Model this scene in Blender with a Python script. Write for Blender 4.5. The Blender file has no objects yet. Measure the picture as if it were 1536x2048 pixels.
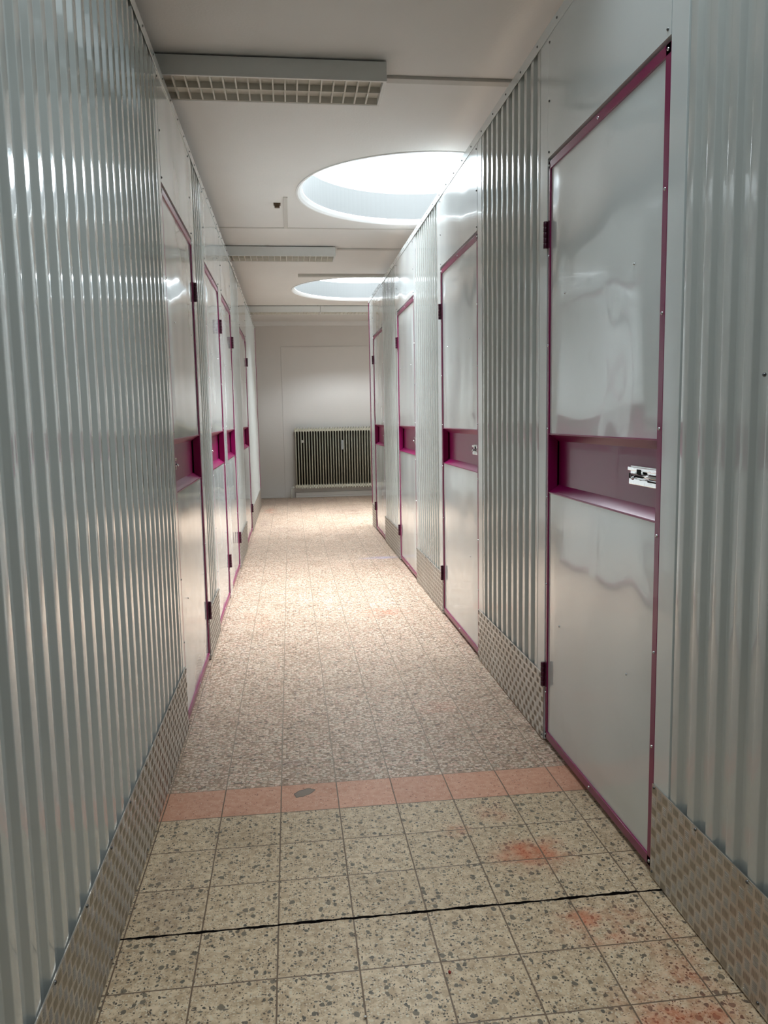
import bpy, math, random
from mathutils import Vector, Matrix
random.seed(7)
R_ = math.radians
C = bpy.context.scene.collection
S = bpy.context.scene

# ---------------------------------------------------------------- camera
F_PX, YAW, PIT, ROL = 1559.9, 0.1175, 0.1197, -0.0181
cy_, sy_, cp_, sp_ = math.cos(YAW), math.sin(YAW), math.cos(PIT), math.sin(PIT)
Fw = Vector((sy_*cp_, cy_*cp_, -sp_)); Rt = Vector((cy_, -sy_, 0)); Up = Rt.cross(Fw)
Rr = Rt*math.cos(ROL) + Up*math.sin(ROL); Uu = -Rt*math.sin(ROL) + Up*math.cos(ROL)
cam = bpy.data.cameras.new('camera'); cam.sensor_fit = 'VERTICAL'; cam.sensor_height = 36; cam.lens = F_PX*36/2048
cam.clip_start = 0.02
co = bpy.data.objects.new('camera', cam); C.objects.link(co)
m3 = Matrix((Rr, Uu, -Fw)).transposed()
co.matrix_world = Matrix.Translation((0, 0, 1.25)) @ m3.to_4x4()
S.camera = co

# ---------------------------------------------------------------- dimensions
XR, XL = 0.9375, -0.4526          # the two partition planes
HP = 2.592                         # top of partitions
HC = 2.789                         # ceiling
YF = 12.66                         # end wall
T = 0.1876; G0 = -0.2555; CY = 1.8302   # floor tiles
XA, XB, YB = -2.6, 3.4, -3.2       # outer room
SKY = [(0.60, 1.36, .855), (0.96, 5.55, .855), (0.95, 9.61, .87)]  # first skylight is added out of view to brighten the foreground

# ---------------------------------------------------------------- light
SKY_W = [43, 380, 315]  # first value drives the added fill skylight
EXPO = 1.3
w = bpy.data.worlds.new('sky'); S.world = w; w.use_nodes = True
bg = w.node_tree.nodes['Background']; bg.inputs[0].default_value = (.66, .83, .87, 1); bg.inputs[1].default_value = 0.41
for i, (x, y, r) in enumerate(SKY):
    l = bpy.data.lights.new('daylight_and_fill', 'AREA'); l.shape = 'DISK'; l.size = 2.2; l.energy = SKY_W[i]; l.spread = R_(170)
    l.color = (.885, .95, 1.0)
    o = bpy.data.objects.new('daylight_and_fill_above_skylight', l); o.location = (x, y, 4.8); C.objects.link(o)  # the first lamp is added foreground fill, the others are daylight
S.view_settings.view_transform = 'Standard'; S.view_settings.look = 'None'
S.view_settings.exposure = EXPO; S.view_settings.gamma = 1; S.view_settings.use_curve_mapping = False

# ---------------------------------------------------------------- materials
def lin(r, g, b):
    f = lambda c: (c/255/12.92 if c/255 <= .04045 else ((c/255+.055)/1.055)**2.4)
    return (f(r), f(g), f(b), 1)
class NT:
    def __init__(s, name):
        s.m = bpy.data.materials.new(name); s.m.use_nodes = True; s.t = s.m.node_tree
        s.b = s.t.nodes['Principled BSDF']
    def n(s, typ, **k):
        nd = s.t.nodes.new(typ)
        for a, v in k.items(): setattr(nd, a, v)
        return nd
    def ln(s, a, b): s.t.links.new(a, b)
    def setin(s, sock, v):
        if hasattr(v, 'is_output'): s.ln(v, sock)
        else: sock.default_value = v
    def math(s, op, a, b=0.0, c=0.0, clamp=False):
        nd = s.n('ShaderNodeMath', operation=op, use_clamp=clamp)
        s.setin(nd.inputs[0], a); s.setin(nd.inputs[1], b)
        if op in ('MULTIPLY_ADD', 'COMPARE', 'SMOOTH_MIN'): s.setin(nd.inputs[2], c)
        return nd.outputs[0]
    def mix(s, f, a, b, blend='MIX'):
        nd = s.n('ShaderNodeMix', data_type='RGBA', blend_type=blend)
        s.setin(nd.inputs[0], f); s.setin(nd.inputs[6], a); s.setin(nd.inputs[7], b)
        return nd.outputs[2]
    def step(s, v, lo, hi):
        nd = s.n('ShaderNodeMapRange', interpolation_type='SMOOTHSTEP')
        s.setin(nd.inputs[0], v); nd.inputs[1].default_value = lo; nd.inputs[2].default_value = hi
        return nd.outputs[0]
    def noise(s, vec, scale, detail=2, rough=.5):
        nd = s.n('ShaderNodeTexNoise'); s.ln(vec, nd.inputs['Vector'])
        nd.inputs['Scale'].default_value = scale; nd.inputs['Detail'].default_value = detail
        nd.inputs['Roughness'].default_value = rough
        return nd
    def bump(s, h, strength, dist, nrm=None):
        nd = s.n('ShaderNodeBump'); s.ln(h, nd.inputs['Height'])
        nd.inputs['Strength'].default_value = strength; nd.inputs['Distance'].default_value = dist
        if nrm is not None: s.ln(nrm, nd.inputs['Normal'])
        return nd.outputs[0]

def simple(name, col, rough=.5, metal=0, coat=0, var=.04, scale=30, bump=0, spec=.5, bscale=None):
    q = NT(name); tc = q.n('ShaderNodeTexCoord').outputs['Object']
    nz = q.noise(tc, scale, 3)
    dark = tuple(c*(1-var*2) for c in col[:3])+(1,)
    q.ln(q.mix(nz.outputs[0], dark, col), q.b.inputs['Base Color'])
    q.b.inputs['Roughness'].default_value = rough; q.b.inputs['Metallic'].default_value = metal
    q.b.inputs['Coat Weight'].default_value = coat; q.b.inputs['Coat Roughness'].default_value = .03
    q.b.inputs['Specular IOR Level'].default_value = spec
    if bump:
        n2 = q.noise(tc, bscale or scale, 2)
        q.ln(q.bump(n2.outputs[0], 1, bump), q.b.inputs['Normal'])
    return q.m

PAINT = lin(220, 225, 224)
M = {}
def glossy_paint(name, col, wob, wscale, rough=.13, coat=.6):
    q = NT(name); tc = q.n('ShaderNodeTexCoord').outputs['Object']
    mp = q.n('ShaderNodeMapping'); q.ln(tc, mp.inputs[0]); mp.inputs['Scale'].default_value = (1, 1, .55)
    nz = q.noise(mp.outputs[0], wscale, 1, .4)
    fine = q.noise(tc, 260, 2)
    dirt = q.noise(tc, 6, 4, .6)
    q.ln(q.mix(q.step(dirt.outputs[0], .55, .85), col, tuple(c*.93 for c in col[:3])+(1,)), q.b.inputs['Base Color'])
    q.b.inputs['Roughness'].default_value = rough
    q.b.inputs['Coat Weight'].default_value = coat; q.b.inputs['Coat Roughness'].default_value = .03
    b1 = q.bump(nz.outputs[0], 1, wob)
    q.ln(q.bump(fine.outputs[0], .25, .00006, b1), q.b.inputs['Normal'])
    q.ln(b1, q.b.inputs['Coat Normal'])
    return q.m
M['panel'] = glossy_paint('gloss_light_grey_sheet', PAINT, .012, 2.2)
M['corr'] = glossy_paint('gloss_grey_corrugated', lin(197, 200, 196), .002, 2.5, .10, 1.0)
M['strip'] = glossy_paint('gloss_light_grey_strip', PAINT, .0015, 3, .16)
M['maroon'] = glossy_paint('gloss_magenta_paint', lin(130, 5, 76), .0012, 4, .28, .15)
M['hinge'] = simple('dark_maroon_paint', lin(70, 6, 38), .35, 0, .2)
M['ceiling'] = simple('ceiling_white_paint', lin(234, 233, 230), .75, var=.03, scale=3, bump=.0006, bscale=90)
M['wall'] = simple('end_wall_off_white_paint', lin(222, 218, 213), .6, var=.03, scale=2, bump=.0005, bscale=60)
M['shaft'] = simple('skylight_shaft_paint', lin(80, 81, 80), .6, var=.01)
M['curb'] = simple('skylight_curb_white', lin(248, 250, 250), .4, var=.005)
M['lamp'] = simple('lamp_white_enamel', lin(224, 226, 223), .3, coat=.2, var=.02)
M['louvre'] = simple('lamp_louvre_aged_white', lin(216, 213, 202), .4, var=.03)
M['batten'] = simple('ceiling_batten_white', lin(208, 206, 200), .6)
M['dark'] = simple('black_gap', (.004, .004, .004, 1), .9)
M['sub'] = simple('subfloor_dark', lin(28, 20, 18), .95)
M['rad'] = simple('radiator_cream_enamel', lin(204, 202, 184), .35, coat=.2, var=.05)
M['rad_shade_bracket'] = simple('radiator_gap_shade_and_bracket', lin(64, 56, 44), .8)  # dark tone for the painted shade between fins, shared by the brackets
M['pipe'] = simple('pipe_white_enamel', lin(214, 214, 206), .35)
M['grey'] = simple('meter_grey_plastic', lin(160, 166, 168), .35)
M['chrome'] = simple('chrome_latch', (.86, .88, .9, 1), .12, 1, var=.02, bump=.0006, bscale=70)
M['screw'] = simple('screw_zinc', (.62, .63, .64, 1), .25, 1)
M['screwdark'] = simple('screw_dull', (.16, .16, .16, 1), .4, 1)
M['alu'] = None
q = NT('aluminium_tread_plate'); tc = q.n('ShaderNodeTexCoord').outputs['Object']
nz = q.noise(tc, 7, 5, .65); n2 = q.noise(tc, 120, 2)
c = q.mix(q.step(nz.outputs[0], .35, .7), (.56, .52, .47, 1), (.70, .68, .65, 1))
q.ln(c, q.b.inputs['Base Color']); q.b.inputs['Metallic'].default_value = .9
q.ln(q.math('MULTIPLY_ADD', nz.outputs[0], .3, .24), q.b.inputs['Roughness'])
q.ln(q.bump(n2.outputs[0], .4, .0003), q.b.inputs['Normal'])
M['alu'] = q.m
M['alubar'] = simple('tread_bar_worn', (.45, .42, .375, 1), .36, .85, var=.1)
q = NT('clear_acrylic'); tr = q.n('ShaderNodeBsdfTransparent'); tr.inputs[0].default_value = (.95, .97, .98, 1)
gl = q.n('ShaderNodeBsdfGlossy'); gl.inputs['Roughness'].default_value = .05
mx = q.n('ShaderNodeMixShader'); mx.inputs[0].default_value = .04
q.ln(tr.outputs[0], mx.inputs[1]); q.ln(gl.outputs[0], mx.inputs[2])
q.ln(mx.outputs[0], q.t.nodes['Material Output'].inputs[0]); M['acrylic'] = q.m

def floor_material():
    q = NT('terrazzo_tiles'); pos = q.n('ShaderNodeTexCoord').outputs['Object']
    sx = q.n('ShaderNodeSeparateXYZ'); q.ln(pos, sx.inputs[0]); X, Y = sx.outputs[0], sx.outputs[1]
    jn = q.noise(pos, 14, 2); jit = q.math('MULTIPLY_ADD', jn.outputs[0], .002, -.001)
    tx = q.math('DIVIDE', q.math('SUBTRACT', q.math('ADD', X, jit), G0), T)
    ty = q.math('DIVIDE', q.math('SUBTRACT', q.math('ADD', Y, jit), CY), T)
    fx, fy = q.math('FRACT', tx), q.math('FRACT', ty)
    ex = q.math('ABSOLUTE', q.math('SUBTRACT', fx, .5)); ey = q.math('ABSOLUTE', q.math('SUBTRACT', fy, .5))
    edge = q.math('SUBTRACT', .5, q.math('MAXIMUM', ex, ey))
    edx = q.math('SUBTRACT', .5, ex)
    grout = q.math('SUBTRACT', 1, q.step(edge, .007, .013))
    # per tile value
    cb = q.n('ShaderNodeCombineXYZ'); q.ln(q.math('FLOOR', tx), cb.inputs[0]); q.ln(q.math('FLOOR', ty), cb.inputs[1])
    wn = q.n('ShaderNodeTexWhiteNoise', noise_dimensions='3D'); q.ln(cb.outputs[0], wn.inputs[0])
    tval = wn.outputs['Value']
    # offset pattern per tile so chips stop at the joints
    off = q.n('ShaderNodeVectorMath', operation='MULTIPLY_ADD'); q.ln(wn.outputs['Color'], off.inputs[0])
    off.inputs[1].default_value = (7, 7, 0); q.ln(pos, off.inputs[2])
    wob = q.noise(off.outputs[0], 60, 2)
    dv = q.n('ShaderNodeVectorMath', operation='MULTIPLY_ADD'); q.ln(wob.outputs['Color'], dv.inputs[0])
    dv.inputs[1].default_value = (.012, .012, 0); q.ln(off.outputs[0], dv.inputs[2])
    P = dv.outputs[0]
    def vor(scale, rnd=1.0, sc=(1, 1, 1)):
        mp = q.n('ShaderNodeMapping'); q.ln(P, mp.inputs[0]); mp.inputs['Scale'].default_value = sc
        v = q.n('ShaderNodeTexVoronoi', voronoi_dimensions='2D'); q.ln(mp.outputs[0], v.inputs['Vector'])
        v.inputs['Scale'].default_value = scale; v.inputs['Randomness'].default_value = rnd
        s = q.n('ShaderNodeSeparateColor'); q.ln(v.outputs['Color'], s.inputs[0])
        return v.outputs['Distance'], s.outputs[0], s.outputs[1], v.outputs['Position']
    def chips(scale, dens, size, sc=(1, 1, 1)):
        d, r1, r2, _ = vor(scale, 1, sc)
        m = q.math('LESS_THAN', r1, dens)
        rad = q.math('MULTIPLY_ADD', r2, size*.6, size*.4)
        k = q.math('LESS_THAN', d, rad)
        return q.math('MULTIPLY', m, k), r2
    # ---- near zone: buff ground with grey chips
    bn = q.noise(P, 45, 4, .6); bl = q.noise(pos, 3, 3, .6)
    near = q.mix(q.step(bn.outputs[0], .35, .68), lin(186, 160, 128), lin(226, 203, 170))
    k, r = chips(150, .35, .42); near = q.mix(k, near, lin(216, 202, 176))
    k, r = chips(170, .30, .40, (1, 1.3, 1)); near = q.mix(k, near, lin(146, 126, 104))
    k, r = chips(75, .17, .36, (1, 1.35, 1)); near = q.mix(k, near, q.mix(r, lin(84, 78, 68), lin(122, 112, 98)))
    k, r = chips(46, .15, .42, (1.2, 1, 1)); near = q.mix(k, near, q.mix(r, lin(82, 78, 70), lin(128, 116, 98)))
    k, r = chips(125, .15, .42, (1.3, 1, 1)); near = q.mix(k, near, lin(92, 80, 66))
    # ---- band: salmon
    band = q.mix(q.step(bn.outputs[0], .3, .7), lin(204, 146, 118), lin(218, 166, 138))
    k, r = chips(170, .16, .36); band = q.mix(k, band, lin(226, 190, 165))
    k, r = chips(140, .07, .36); band = q.mix(k, band, lin(146, 92, 74))
    # ---- far zone: crowded pale chips
    d, r1, r2, _ = vor(78, 1, (1, 1.15, 1))
    rp = q.n('ShaderNodeValToRGB'); rp.color_ramp.interpolation = 'CONSTANT'
    cols = [(0, lin(232, 216, 200)), (.2, lin(212, 192, 170)), (.38, lin(220, 188, 170)), (.52, lin(194, 170, 150)), (.68, lin(204, 194, 176)), (.8, lin(176, 148, 128)), (.93, lin(126, 110, 98))]
    e = rp.color_ramp.elements; e[0].position = 0; e[0].color = cols[0][1]; e[1].position = cols[1][0]; e[1].color = cols[1][1]
    for p_, c_ in cols[2:]:
        x_ = e.new(p_); x_.color = c_
    q.ln(r1, rp.inputs[0])
    fr = q.mix(q.math('GREATER_THAN', d, .52), rp.outputs[0], lin(166, 144, 122))
    k, r = chips(150, .13, .4); fr = q.mix(k, fr, lin(132, 112, 94))
    k, r = chips(120, .2, .42); fr = q.mix(k, fr, lin(238, 228, 210))
    fr = q.mix(1, fr, (.90, .835, .80, 1), 'MULTIPLY')
    z1 = q.math('GREATER_THAN', Y, CY+3*T); z2 = q.math('GREATER_THAN', Y, CY+4*T)
    col = q.mix(z2, q.mix(z1, near, band), fr)
    # tile to tile tone
    col = q.mix(1, col, q.mix(tval, (.88, .87, .86, 1), (.97, .97, .97, 1)), 'MULTIPLY')
    col = q.mix(q.step(bl.outputs[0], .5, .8), col, q.mix(1, col, (.80, .77, .74, 1), 'MULTIPLY'))
    # soiling along the base of the partitions and joints
    # stains
    sn = q.noise(pos, 9, 4, .65)
    def blob(cx, cyy, rx, ry, colr, amt, lo=.35, hi=.75):
        nonlocal col
        dx = q.math('DIVIDE', q.math('SUBTRACT', X, cx), rx); dy = q.math('DIVIDE', q.math('SUBTRACT', Y, cyy), ry)
        dd = q.math('SQRT', q.math('ADD', q.math('MULTIPLY', dx, dx), q.math('MULTIPLY', dy, dy)))
        a = q.math('SUBTRACT', 1, q.step(dd, .2, 1)); a = q.math('MULTIPLY', a, q.step(sn.outputs[0], lo, hi)); amt = amt*.8
        col = q.mix(q.math('MULTIPLY', a, amt), col, colr)
    O = lin(196, 92, 50)
    for (a, b, rx, ry, am) in [(.66, 2.04, .17, .14, 1.0), (.60, 2.3, .08, .1, .7), (.72, 1.72, .16, .12, 1.0), (.78, 1.42, .2, .16, .8), (.86, 1.6, .1, .2, .6), (.45, 2.2, .08, .06, .8), (.66, 1.34, .12, .1, .8), (-.3, 10.9, .12, .5, .6), (-.25, 4.9, .15, .4, .25), (.55, 4.9, .25, .2, .6), (.65, 3.2, .2, .12, .4)]:
        blob(a, b, rx, ry, O, am)
    for (a, b, rx, ry, am) in [(-.34, 9.6, .14, .5, .8), (-.1, 9.0, .3, .3, .5), (.8, 10.6, .5, .9, .5), (.1, 11.9, 1.2, .6, .6), (-.36, 2.0, .09, .25, .6), (-.05, 2.75, .1, .05, .6), (.6, 8.3, .3, .3, .4)]:
        blob(a, b, rx, ry, lin(112, 88, 84), am, .3, .8)
    for (a, b, rx, ry) in [(.78, 6.9, .26, .09)]:
        blob(a, b, rx, ry, lin(158, 158, 200), .6, .2, .6)
    # grout
    gcol = q.mix(z2, lin(112, 92, 74), lin(142, 124, 106))
    gy = q.math('MULTIPLY', grout, q.math('SUBTRACT', 1, q.math('MULTIPLY', z2, q.math('MULTIPLY', .45, q.math('GREATER_THAN', edx, .012)))))
    col = q.mix(gy, col, gcol)
    # grey filler patch where a chip of the salmon tile broke out
    pn = q.noise(pos, 40, 1); wx = q.math('MULTIPLY_ADD', pn.outputs[0], .03, -.015)
    px = q.math('DIVIDE', q.math('SUBTRACT', q.math('ADD', X, wx), .010), .036)
    py = q.math('DIVIDE', q.math('SUBTRACT', q.math('ADD', Y, wx), 2.52), .026)
    sk = q.math('MULTIPLY_ADD', px, -.5, py)
    pd = q.math('SQRT', q.math('ADD', q.math('MULTIPLY', px, px), q.math('MULTIPLY', sk, sk)))
    patch = q.math('SUBTRACT', 1, q.step(pd, .92, 1.0)); prim = q.math('MULTIPLY', patch, q.step(pd, .8, .9))
    col = q.mix(patch, col, lin(128, 113, 100)); col = q.mix(prim, col, lin(90, 70, 60))
    q.ln(col, q.b.inputs['Base Color'])
    rn = q.noise(pos, 20, 3)
    q.ln(q.math('MULTIPLY_ADD', rn.outputs[0], .25, .26), q.b.inputs['Roughness'])
    q.b.inputs['Specular IOR Level'].default_value = .45
    h = q.math('MULTIPLY_ADD', grout, -1, 1)
    b = q.bump(h, .6, .0012); q.ln(q.bump(bn.outputs[0], .3, .0008, b), q.b.inputs['Normal'])
    return q.m
M['floor'] = floor_material()

# ---------------------------------------------------------------- mesh helpers
class MB:
    def __init__(s): s.v = []; s.f = []; s.sm = []
    def add(s, vs, fs, smooth=False):
        b = len(s.v); s.v += [tuple(v) for v in vs]; s.f += [tuple(i+b for i in f) for f in fs]; s.sm += [smooth]*len(fs)
    def box(s, x0, x1, y0, y1, z0, z1):
        x0, x1 = sorted((x0, x1)); y0, y1 = sorted((y0, y1)); z0, z1 = sorted((z0, z1))
        s.add([(x, y, z) for z in (z0, z1) for y in (y0, y1) for x in (x0, x1)],
              [(0, 2, 3, 1), (4, 5, 7, 6), (0, 1, 5, 4), (2, 6, 7, 3), (0, 4, 6, 2), (1, 3, 7, 5)])
    def prism(s, poly, axis, a, b, smooth=False):
        """poly: closed 2D outline in the two remaining axes, extruded along axis from a to b"""
        n = len(poly)
        def P(p, t):
            if axis == 0: return (t, p[0], p[1])
            if axis == 1: return (p[0], t, p[1])
            return (p[0], p[1], t)
        vs = [P(p, a) for p in poly]+[P(p, b) for p in poly]
        base = len(s.v)
        s.add(vs, [(i, (i+1) % n, n+(i+1) % n, n+i) for i in range(n)], smooth)
        s.f += [tuple(base+i for i in range(n))[::-1], tuple(base+n+i for i in range(n))]; s.sm += [False, False]
    def rev(s, prof, c, seg=48, axis=2, smooth=True, closed=False):
        """prof: (radius, height) list revolved about axis through c"""
        vs = []; n = len(prof)
        for k in range(seg):
            a = 2*math.pi*k/seg
            for r, h in prof:
                p = [r*math.cos(a), r*math.sin(a), h]
                if axis == 0: p = [p[2], p[0], p[1]]
                if axis == 1: p = [p[1], p[2], p[0]]
                vs.append((p[0]+c[0], p[1]+c[1], p[2]+c[2]))
        fs = []
        for k in range(seg):
            k2 = (k+1) % seg
            for i in range(n if closed else n-1):
                j = (i+1) % n
                fs.append((k*n+i, k2*n+i, k2*n+j, k*n+j))
        s.add(vs, fs, smooth)
    def tube(s, pts, r, seg=10):
        pts = [Vector(p) for p in pts]; vs = []; n = len(pts)
        for i, p in enumerate(pts):
            d = (pts[min(i+1, n-1)]-pts[max(i-1, 0)]).normalized()
            a = d.orthogonal().normalized() if i == 0 else (a0 - d*a0.dot(d)).normalized()
            a0 = a; b = d.cross(a)
            for k in range(seg):
                t = 2*math.pi*k/seg; vs.append(p+a*r*math.cos(t)+b*r*math.sin(t))
        fs = [(i*seg+k, i*seg+(k+1) % seg, (i+1)*seg+(k+1) % seg, (i+1)*seg+k) for i in range(n-1) for k in range(seg)]
        fs += [tuple(range(seg))[::-1], tuple((n-1)*seg+k for k in range(seg))]
        s.add(vs, fs, True)
    def mesh(s, name, mat, org=(0, 0, 0)):
        me = bpy.data.meshes.new(name)
        me.from_pydata([(v[0]-org[0], v[1]-org[1], v[2]-org[2]) for v in s.v], [], s.f)
        me.polygons.foreach_set('use_smooth', s.sm)
        me.materials.append(mat); me.update(); me.validate(); return me

def empty(name, loc, label, cat, group=None):
    o = bpy.data.objects.new(name, None); o.location = loc; o.empty_display_size = .1; C.objects.link(o)
    o['label'] = label; o['category'] = cat; o['kind'] = 'thing'
    if group: o['group'] = group
    return o
def obj(name, mb, mat, parent=None, bevel=0, parent_org=None, fixn=True):
    """mb in world coordinates; the part's origin is its parent's"""
    org = tuple(parent_org) if parent_org is not None else (tuple(parent.location) if parent else (0, 0, 0))
    me = mb.mesh(name, mat, org)
    import bmesh
    if fixn:
        bm = bmesh.new(); bm.from_mesh(me); bmesh.ops.recalc_face_normals(bm, faces=bm.faces); bm.to_mesh(me); bm.free()
    o = bpy.data.objects.new(name, me); C.objects.link(o)
    if parent: o.parent = parent
    if bevel:
        b = o.modifiers.new('bevel', 'BEVEL'); b.width = bevel; b.segments = 2; b.limit_method = 'ANGLE'; b.angle_limit = R_(50)
    return o
def struct(o): o['kind'] = 'structure'; return o
def single(o, label, cat, group=None):
    o['label'] = label; o['category'] = cat; o['kind'] = 'thing'
    if group: o['group'] = group
    return o

# screw head pointing to -x (right wall) or +x (left wall)
def screw_mesh(name, mat, s, r=.0048):
    b = MB(); b.rev([(.0001, -.0035), (r*.55, -.0032), (r*.9, -.0018), (r, 0.0), (r, .002), (.0001, .002)], (0, 0, 0), 12, 0)
    if s < 0: b.v = [(-x, y, z) for x, y, z in b.v]
    return b.mesh(name, mat)
SCR = {1: screw_mesh('screw', M['screw'], 1), -1: screw_mesh('screw', M['screw'], -1)}
SCD = {1: screw_mesh('screw', M['screwdark'], 1, .0042), -1: screw_mesh('screw', M['screwdark'], -1, .0042)}
def screws(parent, s, d, pts, dark=False, sc=1.0):
    """d = depth into the wall of the surface the screw sits on"""
    X0 = XR if s > 0 else XL
    for (y, z) in pts:
        o = bpy.data.objects.new('screw', (SCD if dark else SCR)[s]); C.objects.link(o); o.parent = parent
        o.location = Vector((X0+s*d, y, z))-parent.location; o.scale = (sc, sc, sc)

# ---------------------------------------------------------------- room shell
def floor_mesh():
    b = MB(); n = 90
    xs = [XA+(XB-XA)*i/n for i in range(n+1)]
    xs = sorted(set([round(x, 4) for x in xs]+[round(XL-.05+i*.012, 4) for i in range(122)]))
    def jag(x, k):
        return .0016*math.sin(x*47+k)+.0011*math.sin(x*131+2*k)+.0008*math.sin(x*311+k*3)
    e1 = [(x, CY+.0025+jag(x, 1)+(.0022 if int((x-G0)/T) % 2 else 0)) for x in xs]
    e0 = [(x, CY-.0028+jag(x, 4)) for x in xs]
    def slab(edge, yfar, z, up):
        lo = [(x, yfar) for x, _ in edge]
        m = len(edge)
        vs = [(x, y, z) for x, y in edge]+[(x, y, z) for x, y in lo]+[(x, y, z-.03) for x, y in edge]
        fs = []
        for i in range(m-1):
            f1 = (i, i+1, m+i+1, m+i); f2 = (i, 2*m+i, 2*m+i+1, i+1)
            fs += [f1 if not up else f1[::-1], f2 if not up else f2[::-1]]
        b.add(vs, fs)
    slab(e1, YF+.3, .0, True); slab(e0, YB-.1, -.0015, False)
    return b
fl = obj('floor', floor_mesh(), M['floor'], fixn=False); struct(fl)
fl.data.materials.append(M['sub'])
for p_ in fl.data.polygons:
    if abs(p_.normal.z) < .5: p_.material_index = 1
b = MB(); b.box(XA, XB, YB, YF+.3, -.12, -.031); struct(obj('floor_slab', b, M['sub']))

def ceiling_mesh():
    b = MB(); seg = 96; h = 1.0
    z0, z1 = HC, 3.0
    ys = [YB-.1]
    for z, flip in ((z0, False), (z1, True)):
        def quad(x0, x1, y0, y1):
            v = [(x0, y0, z), (x1, y0, z), (x1, y1, z), (x0, y1, z)]
            b.add(v, [(0, 1, 2, 3) if flip else (3, 2, 1, 0)])
        y = YB-.1
        for (cx, cyy, r) in SKY:
            quad(XA-.1, XB+.1, y, cyy-h); quad(XA-.1, cx-h, cyy-h, cyy+h); quad(cx+h, XB+.1, cyy-h, cyy+h)
            ci = []; sq = []
            for k in range(seg):
                a = 2*math.pi*(k+.5)/seg; c_, s_ = math.cos(a), math.sin(a); m = max(abs(c_), abs(s_))
                ci.append((cx+r*c_, cyy+r*s_, z)); sq.append((cx+h*c_/m, cyy+h*s_/m, z))
            # corners of the square
            fs = []
            for k in range(seg):
                k2 = (k+1) % seg; fs.append((k, k2, seg+k2, seg+k))
            b.add(ci+sq, fs if flip else [f[::-1] for f in fs])
            for qx in (-1, 1):
                for qy in (-1, 1):
                    near = sorted(sq, key=lambda p: (p[0]-cx-qx*h)**2+(p[1]-cyy-qy*h)**2)[:2]
                    b.add([(cx+qx*h, cyy+qy*h, z)]+near, [(0, 1, 2)])
            y = cyy+h
        quad(XA-.1, XB+.1, y, YF+.1)
    return b
cm = ceiling_mesh(); cb = obj('ceiling', cm, M['ceiling'], fixn=False); struct(cb)
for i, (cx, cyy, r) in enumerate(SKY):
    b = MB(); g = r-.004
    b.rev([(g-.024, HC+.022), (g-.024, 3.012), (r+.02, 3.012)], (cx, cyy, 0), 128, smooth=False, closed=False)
    sh = struct(obj('window_%d' % (i+1), b, M['shaft'], fixn=False))  # the first of these is the added, unseen fill skylight
    b = MB(); b.rev([(r+.014, HC-.005), (g+.006, HC-.005), (g-.010, HC+.006), (g-.026, HC+.024), (g-.026, HC+.03), (r+.014, HC+.03)], (cx, cyy, 0), 128, smooth=False, closed=True)
    obj('skylight_rim', b, M['curb'], sh)
    b = MB(); b.rev([(r+.06, 3.0), (g-.022, 3.012), (g-.018, 3.225), (r+.06, 3.235)], (cx, cyy, 0), 128, smooth=False, closed=True)
    obj('skylight_curb', b, M['curb'], sh)
    b = MB(); prof = [(r+.05, 3.238)]+[((r+.05)*math.cos(t*math.pi/2/10), 3.238+.22*math.sin(t*math.pi/2/10)) for t in range(1, 10)]+[(.001, 3.458)]
    b.rev(prof, (cx, cyy, 0), 64); obj('skylight_dome', b, M['acrylic'], sh)
for nm, bx, mt in [('wall_far', (XA, XB, YF, YF+.15, 0, HC), M['wall']), ('wall_left', (XA-.1, XA, YB-.1, YF+.1, -.1, HC), M['wall']),
                   ('wall_right', (XB, XB+.1, YB-.1, YF+.1, -.1, HC), M['wall']), ('wall_near', (XA, XB, YB-.1, YB, 0, HC), M['wall'])]:
    b = MB(); b.box(*bx); struct(obj(nm, b, mt))
# wall lining sheet on the end wall, whose left edge shows as a vertical seam
b = MB(); b.box(-.105, XB-.01, YF-.010, YF+.002, .012, 2.40); struct(obj('trim_1', b, M['wall'], bevel=.002))
b = MB(); b.box(XA+.01, XB-.01, YF-.03, YF+.002, 2.72, HC+.002); struct(obj('trim_2', b, M['ceiling'], bevel=.003))
b = MB(); b.box(XA+.01, -.12, YF-.012, YF+.002, 0, .022); struct(obj('baseboard_far', b, M['wall'], bevel=.003))

# ceiling joints and battens
def batten(n, x0, x1, y0, y1, h, m='batten'):
    b = MB(); b.box(x0, x1, y0, y1, HC-h, HC+.001); return struct(obj('trim_%d' % n, b, M[m], bevel=.002))
batten(3, .475, XB-.05, 3.705, 3.755, .014)
batten(4, XA+.05, XB-.05, 6.56, 6.585, .004)
batten(5, .005, .035, 5.68, 6.56, .006)
batten(6, .48, XB-.05, 7.30, 7.345, .012)
batten(7, .138, 2.4, 8.57, 8.62, .030)
b = MB(); b.box(-.065, -.015, 5.83, 5.87, HC-.012, HC-.001); b.box(-.058, -.022, 5.836, 5.864, HC-.03, HC-.012)
bx = single(obj('cable_outlet', b, simple('brass_outlet_dark', lin(92, 70, 48), .5)), 'small brown open cable outlet on the ceiling left of the nearer round skylight', 'outlet')

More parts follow.
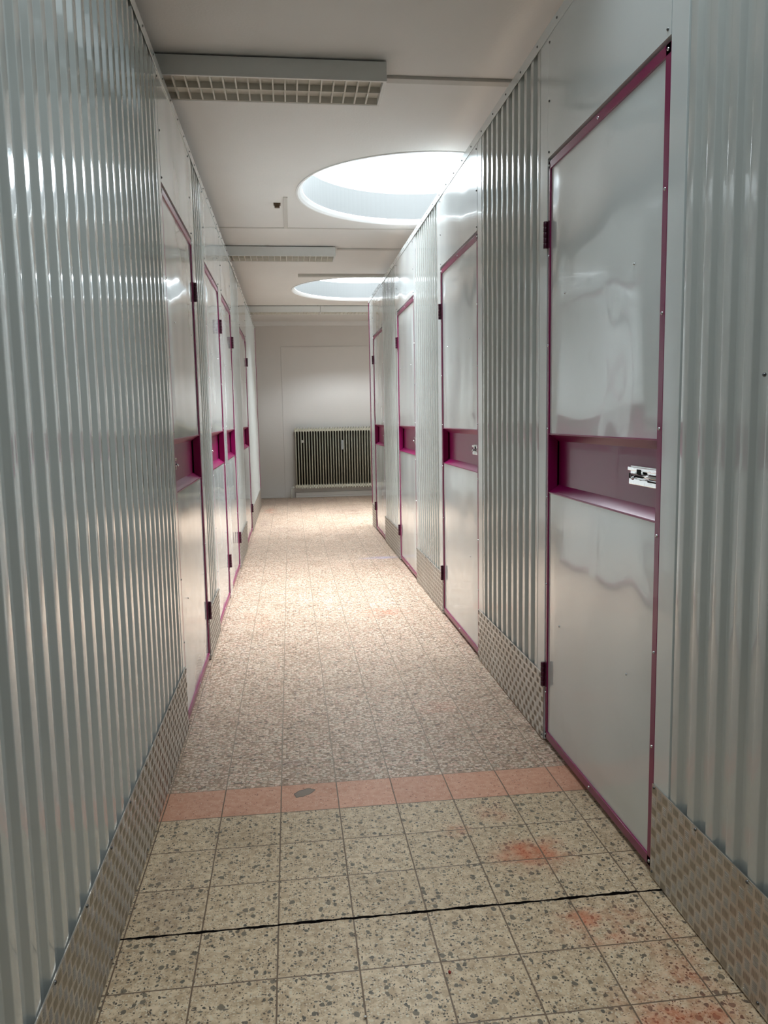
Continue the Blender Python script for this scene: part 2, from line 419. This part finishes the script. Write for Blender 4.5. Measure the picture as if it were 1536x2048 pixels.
# ---------------------------------------------------------------- partitions
PITCH, CREST, RUN, DEP = .0850, .031, .008, .013
def wx(s, d): return (XR if s > 0 else XL)+s*d
def corr_sheet(s, y0, y1, z0, z1):
    """corrugated sheet; crests flush with the partition plane"""
    b = MB(); pts = []; y = y0; 
    n = max(1, round((y1-y0)/PITCH)); p = (y1-y0)/n
    tr = p-CREST-2*RUN
    for k in range(n):
        a = y0+k*p
        for yy, d in ((a+tr/2, DEP), (a+tr/2+RUN, 0), (a+tr/2+RUN+CREST, 0), (a+tr/2+2*RUN+CREST, DEP)):
            pts.append((yy, d))
    pts = [(y0, DEP)]+pts+[(y1, DEP)]
    # round every bend
    out = [pts[0]]
    for i in range(1, len(pts)-1):
        A, B, D = Vector(pts[i-1]), Vector(pts[i]), Vector(pts[i+1]); rr = .0022
        u = (A-B).normalized()*rr; v = (D-B).normalized()*rr
        for t in (0, .25, .5, .75, 1):
            q_ = B+u*(1-t)**2+v*t**2; out.append((q_.x, q_.y))
    out.append(pts[-1])
    m = len(out); th = .0012
    vs = []
    for z in (z0, z1):
        vs += [(wx(s, d+.001), yy, z) for yy, d in out]
    for z in (z0, z1):
        vs += [(wx(s, d+.001+th), yy, z) for yy, d in out]
    fs = [(i, i+1, m+i+1, m+i) for i in range(m-1)]+[(2*m+i, 3*m+i, 3*m+i+1, 2*m+i+1) for i in range(m-1)]
    fs += [(i, 2*m+i, 2*m+i+1, i+1) for i in range(m-1)]+[(m+i, m+i+1, 3*m+i+1, 3*m+i) for i in range(m-1)]
    b.add(vs, fs, True)
    return b
def sharp(o, ang=25):
    o.data.set_sharp_from_angle(angle=R_(ang))
def tread_plate(s, y0, y1, z0, z1, org):
    b = MB(); b.box(wx(s, -.0035), wx(s, -.001), y0, y1, z0, z1)
    P = .0292; face = wx(s, -.0035); h = .0014*s
    ny = int((y1-y0)/P)+1; nz = int((z1-z0)/P)+1
    for i in range(ny):
        for j in range(nz):
            cyy = y1-(i+.5)*P; cz = z1-.001-(j+.5)*P
            vert = (i+j) % 2 == 0
            for k in range(5):
                o_ = (k-2)*.0051; L, W = .0112, .0017
                py, pz = (cyy+o_, cz) if vert else (cyy, cz+o_)
                if py < y0+.004 or py > y1-.004 or pz < z0+.004 or pz > z1-.004: continue
                if vert and (pz-L < z0 or pz+L > z1): L = min(pz-z0, z1-pz)-.001
                if not vert and (py-L < y0 or py+L > y1): L = min(py-y0, y1-py)-.001
                if L < .004: continue
                base = [(-L, 0), (-L*.55, -W), (L*.55, -W), (L, 0), (L*.55, W), (-L*.55, W)]
                top = [(-L*.6, 0), (L*.6, 0)]
                f = (lambda a, c: (py+c, pz+a)) if vert else (lambda a, c: (py+a, pz+c))
                vs = [(face, *f(*p)) for p in base]+[(face-h, *f(*p)) for p in top]
                fcs = [(0, 1, 6), (1, 2, 7, 6), (2, 3, 7), (3, 4, 7), (4, 5, 6, 7), (5, 0, 6)]
                b.add(vs, fcs, False)
    return b
def corrugated_panel(s, y0, y1, label, sw0=.085, sw1=.085, nscrew=True):
    """bay of corrugated sheet between two flat edge strips"""
    t = empty('corrugated_panel', (wx(s, 0), (y0+y1)/2, 0), label, 'wall panel', 'corrugated bays of the partitions')
    sh = obj('corrugated_sheet', corr_sheet(s, y0+max(sw0-.02, .002), y1-max(sw1-.02, .002), .006, HP-.012), M['corr'], t); sharp(sh, 80)
    for a, w_ in ((y0, sw0), (y1-sw1, sw1)):
        if w_ <= 0: continue
        b = MB(); b.box(wx(s, 0), wx(s, .026), a+.0012, a+w_-.0012, .006, HP-.012)
        obj('edge_strip', b, M['strip'], t, bevel=.0012)
    return t
def kick_plate(s, y0, y1, label):
    t = empty('kick_plate', (wx(s, -.002), (y0+y1)/2, .004), label, 'kick plate', 'tread plate kick boards')
    ts = obj('tread_sheet', tread_plate(s, y0, y1, .004, .265, None), M['alu'], t, fixn=False)
    ts.data.materials.append(M['alubar'])
    for i_ in range(6, len(ts.data.polygons)): ts.data.polygons[i_].material_index = 1
    n = max(2, round((y1-y0)/.22)+1)
    pts = [(y0+.012+(y1-y0-.024)*k/(n-1), .258) for k in range(n)]+[(y0+.012+(y1-y0-.024)*k/(max(2, n//2)-1), .02) for k in range(max(2, n//2))]
    screws(t, s, -.0036, pts, dark=True)
    return t
def flat_sheet(s, y0, y1, z0, z1, amp, seed, d0=0.0, th=.016):
    """slightly cushioned sheet-metal skin with a returned edge"""
    b = MB(); ny, nz = 24, max(8, int((z1-z0)/(y1-y0)*24))
    rnd = random.Random(seed); ph = [rnd.uniform(0, 6.28) for _ in range(6)]
    vs = []
    for j in range(nz+1):
        for i in range(ny+1):
            u, v = i/ny, j/nz
            e = min(1, 9*u*(1-u))*min(1, 9*v*(1-v)); e = e*e*(3-2*e)
            d = -amp*e*(.65+.35*math.sin(2.2*math.pi*v+ph[0]+1.3*u)*math.cos(1.4*math.pi*u+ph[1])+.18*math.sin(5*v+ph[2]-3*u))
            vs.append((wx(s, d0+d), y0+(y1-y0)*u, z0+(z1-z0)*v))
    fs = [(j*(ny+1)+i, j*(ny+1)+i+1, (j+1)*(ny+1)+i+1, (j+1)*(ny+1)+i) for j in range(nz) for i in range(ny)]
    b.add(vs, fs, True)
    b.add([(wx(s, d0), y, z) for y, z in ((y0, z0), (y1, z0), (y1, z1), (y0, z1))]+[(wx(s, d0+th), y, z) for y, z in ((y0, z0), (y1, z0), (y1, z1), (y0, z1))],
          [(0, 1, 5, 4), (1, 2, 6, 5), (2, 3, 7, 6), (3, 0, 4, 7), (4, 5, 6, 7)], False)
    return b
ZD = 2.139
def header_panel(s, y0, y1, label, seed):
    t = empty('header_panel', (wx(s, 0), (y0+y1)/2, ZD+.012), label, 'wall panel', 'flat panels above the doors')
    obj('sheet', flat_sheet(s, y0+.001, y1-.001, ZD+.012, HP-.012, .0012, seed, -.0005, .03), M['panel'], t)
    screws(t, s, -.001, [(y0+.016, ZD+.03), (y0+.016, ZD+.2), (y0+.016, HP-.06), (y1-.016, ZD+.03), (y1-.016, ZD+.2), (y1-.016, HP-.06)], dark=True)
    return t
def storage_door(s, y0, y1, label, seed, latch=True):
    """y0 is the latch side (nearer the camera), y1 the hinge side"""
    t = empty('storage_door', (wx(s, .008), (y0+y1)/2, .012), label, 'door', 'storage unit doors')
    a, c = y0+.004, y1-.004; zb, zt = .018, ZD; d0 = .008; E = .027
    zr0, zr1 = .968, 1.180
    obj('upper_panel', flat_sheet(s, a+.02, c-.01, zr1, zt-E+.004, .0075, seed, d0), M['panel'], t)
    obj('lower_panel', flat_sheet(s, a+.02, c-.01, zb+E-.004, zr0, .0060, seed+5, d0), M['panel'], t)
    # edging
    b = MB()
    for (p, q_, z0, z1) in ((a, a+E, zb, zt), (c-E*.62, c, zb, zt), (a, c, zb, zb+E), (a, c, zt-E, zt)):
        b.box(wx(s, d0-.006), wx(s, d0+.03), p, q_, z0, z1)
    obj('edging', b, M['maroon'], t, bevel=.0012)
    # tray: tapered recess
    D = .036; tp = .026
    b = MB(); ya, yb = a+E-.002, c-E*.62+.002
    def ring(y_, d_, z0, z1, th=0): return None
    fr = [(wx(s, d0-.001), ya, zr0), (wx(s, d0-.001), yb, zr0), (wx(s, d0-.001), yb, zr1), (wx(s, d0-.001), ya, zr1)]
    bk = [(wx(s, d0+D), ya, zr0+tp), (wx(s, d0+D), yb, zr0+tp), (wx(s, d0+D), yb, zr1-tp), (wx(s, d0+D), ya, zr1-tp)]
    b.add(fr+bk, [(0, 1, 5, 4), (1, 2, 6, 5), (2, 3, 7, 6), (3, 0, 4, 7), (4, 5, 6, 7)])
    fr2 = [(x+s*.002, y, z+(-.002 if z < 1.05 else .002)) for x, y, z in fr]; bk2 = [(x+s*.003, y, z) for x, y, z in bk]
    b.add(fr2+bk2, [(0, 1, 5, 4), (1, 2, 6, 5), (2, 3, 7, 6), (3, 0, 4, 7), (4, 5, 6, 7)])
    obj('handle_recess', b, M['maroon'], t, fixn=False)
    b = MB(); b.box(wx(s, d0-.0035), wx(s, d0+.004), ya, yb, zr0-.004, zr0+.001); b.box(wx(s, d0-.0035), wx(s, d0+.004), ya, yb, zr1-.001, zr1+.004)
    obj('recess_lip', b, M['maroon'], t, bevel=.0008)
    # hinges
    for z0 in (.222, 1.842):
        b = MB(); n = 5; hh = .094
        for k in range(n):
            z_a = z0+hh*k/n+.0006; z_b = z0+hh*(k+1)/n-.0006
            b.rev([(.0001, z_a), (.0068, z_a), (.0075, z_a+.001), (.0075, z_b-.001), (.0068, z_b), (.0001, z_b)], (wx(s, -.0085), y1-.004, 0), 16)
        b.box(wx(s, -.003), wx(s, .001), y1-.020, y1-.001, z0, z0+hh)
        obj('hinge', b, M['hinge'], t)
    # chrome sliding bolt in the recess
    if latch:
        dB = d0+D; x0_, x1_ = wx(s, dB-.001), wx(s, dB-.014)
        L0, L1 = a+E+.005, a+.262
        b = MB(); zc = 1.075; b.box(x0_, wx(s, dB-.005), L0, L1, zc-.027, zc+.027)
        b.box(wx(s, dB-.004), x1_, L0, L1, zc+.013, zc+.024); b.box(wx(s, dB-.004), x1_, L0, L1-.01, zc-.026, zc-.009)
        lt = obj('latch', b, M['chrome'], t, bevel=.0022); lt['label'] = 'chrome sliding latch'
        b = MB(); b.tube([(wx(s, dB-.013), L0+.004, zc+.001), (wx(s, dB-.013), L1-.03, zc+.001)], .0058)
        b.tube([(wx(s, dB-.014), L1-.06, zc+.001), (wx(s, dB-.024), L1-.062, zc-.003), (wx(s, dB-.028), L1-.064, zc-.008)], .0042)
        obj('bolt', b, M['chrome'], lt, parent_org=t.location)
        b = MB(); b.box(wx(s, dB-.0148), wx(s, dB-.013), L1-.088, L1-.062, zc+.0, zc+.019); b.box(wx(s, dB-.021), wx(s, dB-.018), L1-.11, L1-.04, zc-.003, zc+.002)
        b.box(wx(s, dB-.0152), wx(s, dB-.013), L0+.01, L1-.14, zc-.006, zc+.008)
        b.box(wx(s, dB-.0148), wx(s, dB-.013), L0, L1-.13, zc-.013, zc-.009)
        b.box(wx(s, dB-.0148), wx(s, dB-.013), L1-.022, L1-.012, zc-.008, zc+.006)
        obj('slot', b, M['dark'], lt, parent_org=t.location)
    # rivets
    em = E/2
    pts = [(a+em, z) for z in (zb+.014, .36, .62, zr0-.035, zr1+.03, 1.50, 1.80, zt-.014)]
    pts += [(c-E*.3, z) for z in (zb+.014, .20, .62, zr0-.02, zr1+.02, 1.50, 1.815, zt-.014)]
    pts += [((a+c)/2, zb+.014), ((a+c)/2, zt-.014)]
    screws(t, s, d0-.0062, pts, sc=.95)
    w_ = c-a
    screws(t, s, d0-.0072, [(a+w_*.2, .505), (c-w_*.17, .495), (a+w_*.2, 1.652), (c-w_*.2, 1.66)], sc=.75)
    return t
def flat_post(s, y0, y1, label):
    t = empty('flat_panel', (wx(s, 0), (y0+y1)/2, 0), label, 'wall panel')
    obj('sheet', flat_sheet(s, y0+.001, y1-.001, .006, HP-.012, .0006, 3, 0, .03), M['panel'], t)
    return t

# right-hand row
RD = [(1.893, 2.800), (3.848, 4.800), (5.834, 6.760), (7.823, 8.700)]
RLAB = ['nearest storage door on the right, with a chrome latch in its magenta recess',
        'second light grey storage door on the right side, small chrome latch at the recess edge',
        'third storage door along the right side, between the third and fourth corrugated bays',
        'farthest and narrowest looking storage door on the right, beside the magenta end post']
for i, (a, b_) in enumerate(RD):
    storage_door(1, a, b_, RLAB[i], 11+i*7)
    header_panel(1, a, b_, ['large flat panel above the nearest right-hand door', 'flat panel above the second door on the right', 'flat panel above the third door on the right', 'small flat panel above the farthest door on the right'][i], 31+i)
RP = [(YB+1.2, RD[0][0]), (RD[0][1], RD[1][0]), (RD[1][1], RD[2][0]), (RD[2][1], RD[3][0]), (RD[3][1], 9.06)]
PL = ['dim corrugated panel at the right edge of the view', 'corrugated bay between the first and second doors on the right', 'corrugated bay between the second and third doors on the right', 'narrow looking corrugated bay between the third and fourth doors on the right', None]
KL = ['brownish tread plate in the right foreground, the largest on that side', 'tread plate at the foot of the bay after the nearest right door', 'tread plate at the foot of the bay after the second right door', 'tread plate at the foot of the bay after the third right door', 'smallest tread plate on the right, under the magenta end post']
for i, (a, b_) in enumerate(RP):
    if i < 4: pn = corrugated_panel(1, a, b_, PL[i])
    else:
        flat_post(1, a, b_-.022, 'narrow flat panel between the farthest right door and the end post')
    kick_plate(1, a+.001, b_-.001, KL[i])
    if i == 0: screws(pn, 1, -.001, [(1.4655, 1.322)], dark=True)
# left-hand row
LD = [(3.141, 4.074), (4.642, 5.526), (5.743, 6.641), (7.770, 8.867)]
LLAB = ['nearest storage door on the left, widest, with magenta recess', 'second storage door on the left, after the narrow corrugated bay', 'third storage door on the left, close behind the second one', 'farthest storage door on the left near the end wall']
for i, (a, b_) in enumerate(LD):
    storage_door(-1, a, b_, LLAB[i], 71+i*5)
    header_panel(-1, a, b_, ['flat panel above the nearest left-hand door', 'flat panel above the second door on the left', 'flat panel above the third door on the left', 'flat panel above the farthest door on the left'][i], 51+i)
LP = [(YB+1.2, LD[0][0], .06), (LD[0][1], LD[1][0], .08), (LD[2][1], LD[3][0], .08), (LD[3][1], 11.436, .08)]
LPL = ['long corrugated panel filling the left foreground', 'narrow corrugated bay between the first and second doors on the left', 'corrugated bay between the third and fourth doors on the left', 'farthest corrugated bay on the left, ending at the end wall']
LKL = ['long tread plate under the left foreground panel', 'short tread plate between the first and second doors on the left', 'tread plate between the third and fourth doors on the left', 'farthest tread plate on the left']
for i, (a, b_, w_) in enumerate(LP):
    corrugated_panel(-1, a, b_, LPL[i], .085 if i else 0, w_)
    kick_plate(-1, a+.001, b_-.001 if i < 3 else 11.48, LKL[i])
flat_post(-1, LD[1][1], LD[2][0], 'flat strip panel between the close pair of doors on the left')

# cap rails, end posts, end returns and cell backs
for s, ya, yb, lab in ((1, YB+1.2, 9.082, 'light grey cap rail along the top of the right partition'), (-1, YB+1.2, 11.482, 'light grey cap rail along the top of the left partition')):
    t = empty('cap_rail', (wx(s, 0), (ya+yb)/2, HP-.04), lab, 'rail')
    b = MB(); b.box(wx(s, -.0035), wx(s, -.0012), ya, yb, HP-.038, HP); b.box(wx(s, -.0035), wx(s, .045), ya, yb, HP-.001, HP+.002)
    obj('angle', b, M['strip'], t, bevel=.0006)
    n = int((yb-ya)/.21); screws(t, s, -.0038, [(ya+.1+(yb-ya-.2)*k/n, HP-.018) for k in range(n+1)], dark=True)
for s, yb, lab in ((1, 9.082, 'magenta corner post at the far end of the right partition'), (-1, 11.482, 'magenta corner post at the far end of the left partition')):
    b = MB(); b.box(wx(s, -.004), wx(s, .002), yb-.042, yb+.004, .268, HP-.04); b.box(wx(s, -.004), wx(s, .045), yb, yb+.004, .268, HP-.04)
    single(obj('corner_post', b, M['maroon'], bevel=.001), lab, 'corner post')
    b = MB(); b.box(wx(s, .004), XB-.002 if s > 0 else XA+.002, yb-.04, yb-.002, .004, HP)
    struct(obj('wall_right_end' if s > 0 else 'wall_left_end', b, M['panel']))

# ---------------------------------------------------------------- ceiling lights
def lamp_parts(t):
    L, W, Z = 1.25, .286, .086; x1, y0 = 0, 0
    loc = t.location
    def sh(b): b.v = [(x+loc.x, y+loc.y, z+loc.z) for x, y, z in b.v]; return b
    # origin: right near top corner, extends to -x and +y and -z
    b = MB(); b.box(-L, 0, 0, .012, -Z, -.008); b.box(-L, 0, W-.012, W, -Z, -.008); b.box(-L, 0, .012, W-.012, -.02, -.008)
    b.box(-.014, 0, .012, W-.012, -Z, -.02); b.box(-L, -L+.014, .012, W-.012, -Z, -.02)
    b.box(-L-.0, 0.0, -.002, .010, -Z-.004, -Z+.006)
    obj('housing', sh(b), M['lamp'], t, bevel=.0015)
    b = MB(); b.box(-L+.05, -.02, .03, W-.03, -.008, 0); obj('shadow_gap_spacer', sh(b), M['dark'], t)  # black spacer, paints the shadow gap between housing and ceiling
    b = MB(); n = 23; p = (L-.028)/n
    b.box(-L+.014, -.014, W/2-.003, W/2+.003, -Z+.002, -.045)
    for k in range(1, n):
        x = -.014-p*k
        b.prism([(x-.0035, -Z+.003), (x+.0035, -Z+.003), (x+.0012, -.045), (x-.0012, -.045)], 1, .012, W-.012)
    for yy in (.012, W-.012):
        sg = 1 if yy < .1 else -1
        b.prism([(yy, -Z+.002), (yy+sg*.006, -Z+.002), (yy+sg*.02, -.045), (yy, -.045)], 0, -L+.014, -.014)
    b.box(-L+.014, -.014, .012, W-.012, -.058, -.05)
    obj('louvre', sh(b), M['louvre'], t)
    return t
lamps = [((.466, 3.552), 'nearest ceiling louvre light, above the left partition in front'), ((.457, 7.22), 'middle ceiling louvre light between the two round skylights'),
         ((.461, 10.9), 'left of the two end-to-end louvre lights near the end wall'), ((1.714, 10.9), 'right of the two end-to-end louvre lights near the end wall')]
L0 = empty('ceiling_light', (lamps[0][0][0], lamps[0][0][1], HC), lamps[0][1], 'ceiling light', 'louvred ceiling lights'); lamp_parts(L0)
for (x, y), lab in lamps[1:]:
    o = L0.copy(); C.objects.link(o); o.location = (x, y, HC); o['label'] = lab
    for ch in list(L0.children):
        k = ch.copy(); C.objects.link(k); k.parent = o

# ---------------------------------------------------------------- radiator
rx0, ry, rz0, rz1 = .065, YF-.115, .150, 1.125
rad = empty('radiator', (.75, ry, 0), 'cream ribbed column radiator standing before the end wall', 'radiator')
b = MB(); r = .019; cxr = 0
def section_mesh():
    b = MB(); w_, dp = .0075, .05
    # two upright columns with rounded nose
    for yc in (-.045, 0, .045):
        poly = [(w_*1.2*math.cos(a), yc+.0215*math.sin(a)) for a in [2*math.pi*k/14 for k in range(14)]]
        b.prism(poly, 2, rz0+.03, rz1-.03, True)
    # top and bottom headers, waisted hexagon seen from the front
    for (z0, z1) in ((rz1-.085, rz1), (rz0, rz0+.085)):
        zc = (z0+z1)/2; hh = (z1-z0)/2
        prof = [(-.0072, zc-hh+.006), (0, zc-hh), (.0072, zc-hh+.006), (.0095, zc-.022), (.0212, zc-.014), (.0212, zc+.014), (.0095, zc+.022), (.0072, zc+hh-.006), (0, zc+hh), (-.0072, zc+hh-.006), (-.0095, zc+.022), (-.0212, zc+.014), (-.0212, zc-.014), (-.0095, zc-.022)]
        b.prism(prof, 1, -.064, .064)
    return b.mesh('radiator_section', M['rad'])
sm = section_mesh(); P = .0425; NS = 33
for k in range(NS):
    o = bpy.data.objects.new('radiator_section', sm); C.objects.link(o); o.parent = rad
    o.location = (rx0+.02+k*P-.75, 0, 0)
b = MB(); b.box(.09, 1.43, ry+.068, ry+.072, rz0+.04, rz1-.04); obj('fin_gap_shade', b, M['rad_shade_bracket'], rad)  # added dark sheet, paints the shade seen between the fins
for bx_ in (.2, 1.2):
    for bz_ in (.25, .95):
        b = MB(); b.box(bx_, bx_+.04, ry+.072, YF-.0105, bz_, bz_+.05); obj('bracket', b, M['rad_shade_bracket'], rad)
b = MB(); b.box(.803, .842, ry-.082, ry-.0665, .765, .915); mm = obj('heat_meter', b, M['grey'], rad, bevel=.004)
b = MB(); b.rev([(.0001, -.02), (.012, -.018), (.0155, -.01), (.0155, .0), (.0001, .0)], (.19, ry-.066, .905), 14, 1); b.box(.172, .208, ry-.076, ry-.0665, .885, .925)
obj('cap', b, M['pipe'], rad, bevel=.002)
b = MB(); b.tube([(-.008, ry, -.0), (-.008, ry, .135), (-.004, ry, .155), (.01, ry, .168), (.05, ry, .172)], .0135, 12)
b.rev([(.0001, -.03), (.018, -.028), (.02, -.01), (.014, 0), (.014, .02), (.0001, .02)], (.028, ry-.008, .172), 14, 1)
single(obj('radiator_pipe', b, M['pipe']), 'white bent pipe and valve at the lower left of the radiator', 'pipe')
b = MB(); b.box(.06, 2.4, YF-.055, YF-.0105, .028, .085); b.box(.06, 2.4, YF-.05, YF-.0105, .0, .028)
struct(obj('trim_8', b, M['wall'], bevel=.006))

# ---------------------------------------------------------------- little things
def crumb(name, loc, r, mat, label, cat, sc=(1, 1, .7)):
    b = MB(); rnd = random.Random(hash(label) % 1000 if False else int(loc[0]*1e4) % 997)
    prof = []
    n = 8; vs = []
    for j in range(5):
        t_ = math.pi*j/4
        for k in range(n):
            q_ = r*(.8+.4*rnd.random()) if 0 < j < 4 else r
            vs.append((loc[0]+sc[0]*q_*math.sin(t_)*math.cos(k*6.283/n), loc[1]+sc[1]*q_*math.sin(t_)*math.sin(k*6.283/n), loc[2]+r*sc[2]+sc[2]*q_*math.cos(t_)))
    b.add(vs, [(j*n+k, j*n+(k+1) % n, (j+1)*n+(k+1) % n, (j+1)*n+k) for j in range(4) for k in range(n)], True)
    return single(obj(name, b, mat), label, cat)
crumb('crumb', (.320, 1.604, -.0015), .0035, simple('red_plastic', lin(150, 28, 14), .3), 'tiny red crumb on the floor near the front', 'crumb', (1, 1.6, .8))
crumb('chip', (.118, 1.500, -.0015), .003, simple('white_plaster', lin(225, 222, 214), .7), 'tiny white chip on the floor at the very front', 'chip')
# thin wire hooked over the header above the nearest right door
b = MB(); x = XR-.006
b.tube([(x, 2.385, 2.72), (x, 2.392, 2.60), (x, 2.395, 2.575), (x-.001, 2.41, 2.562), (x-.002, 2.432, 2.548)], .0016, 8)
b.tube([(x, 2.395, 2.575), (x, 2.37, 2.60), (x, 2.35, 2.66)], .0012, 8)
single(obj('wire', b, M['dark']), 'thin black wire end hanging over the header at the top right', 'wire')
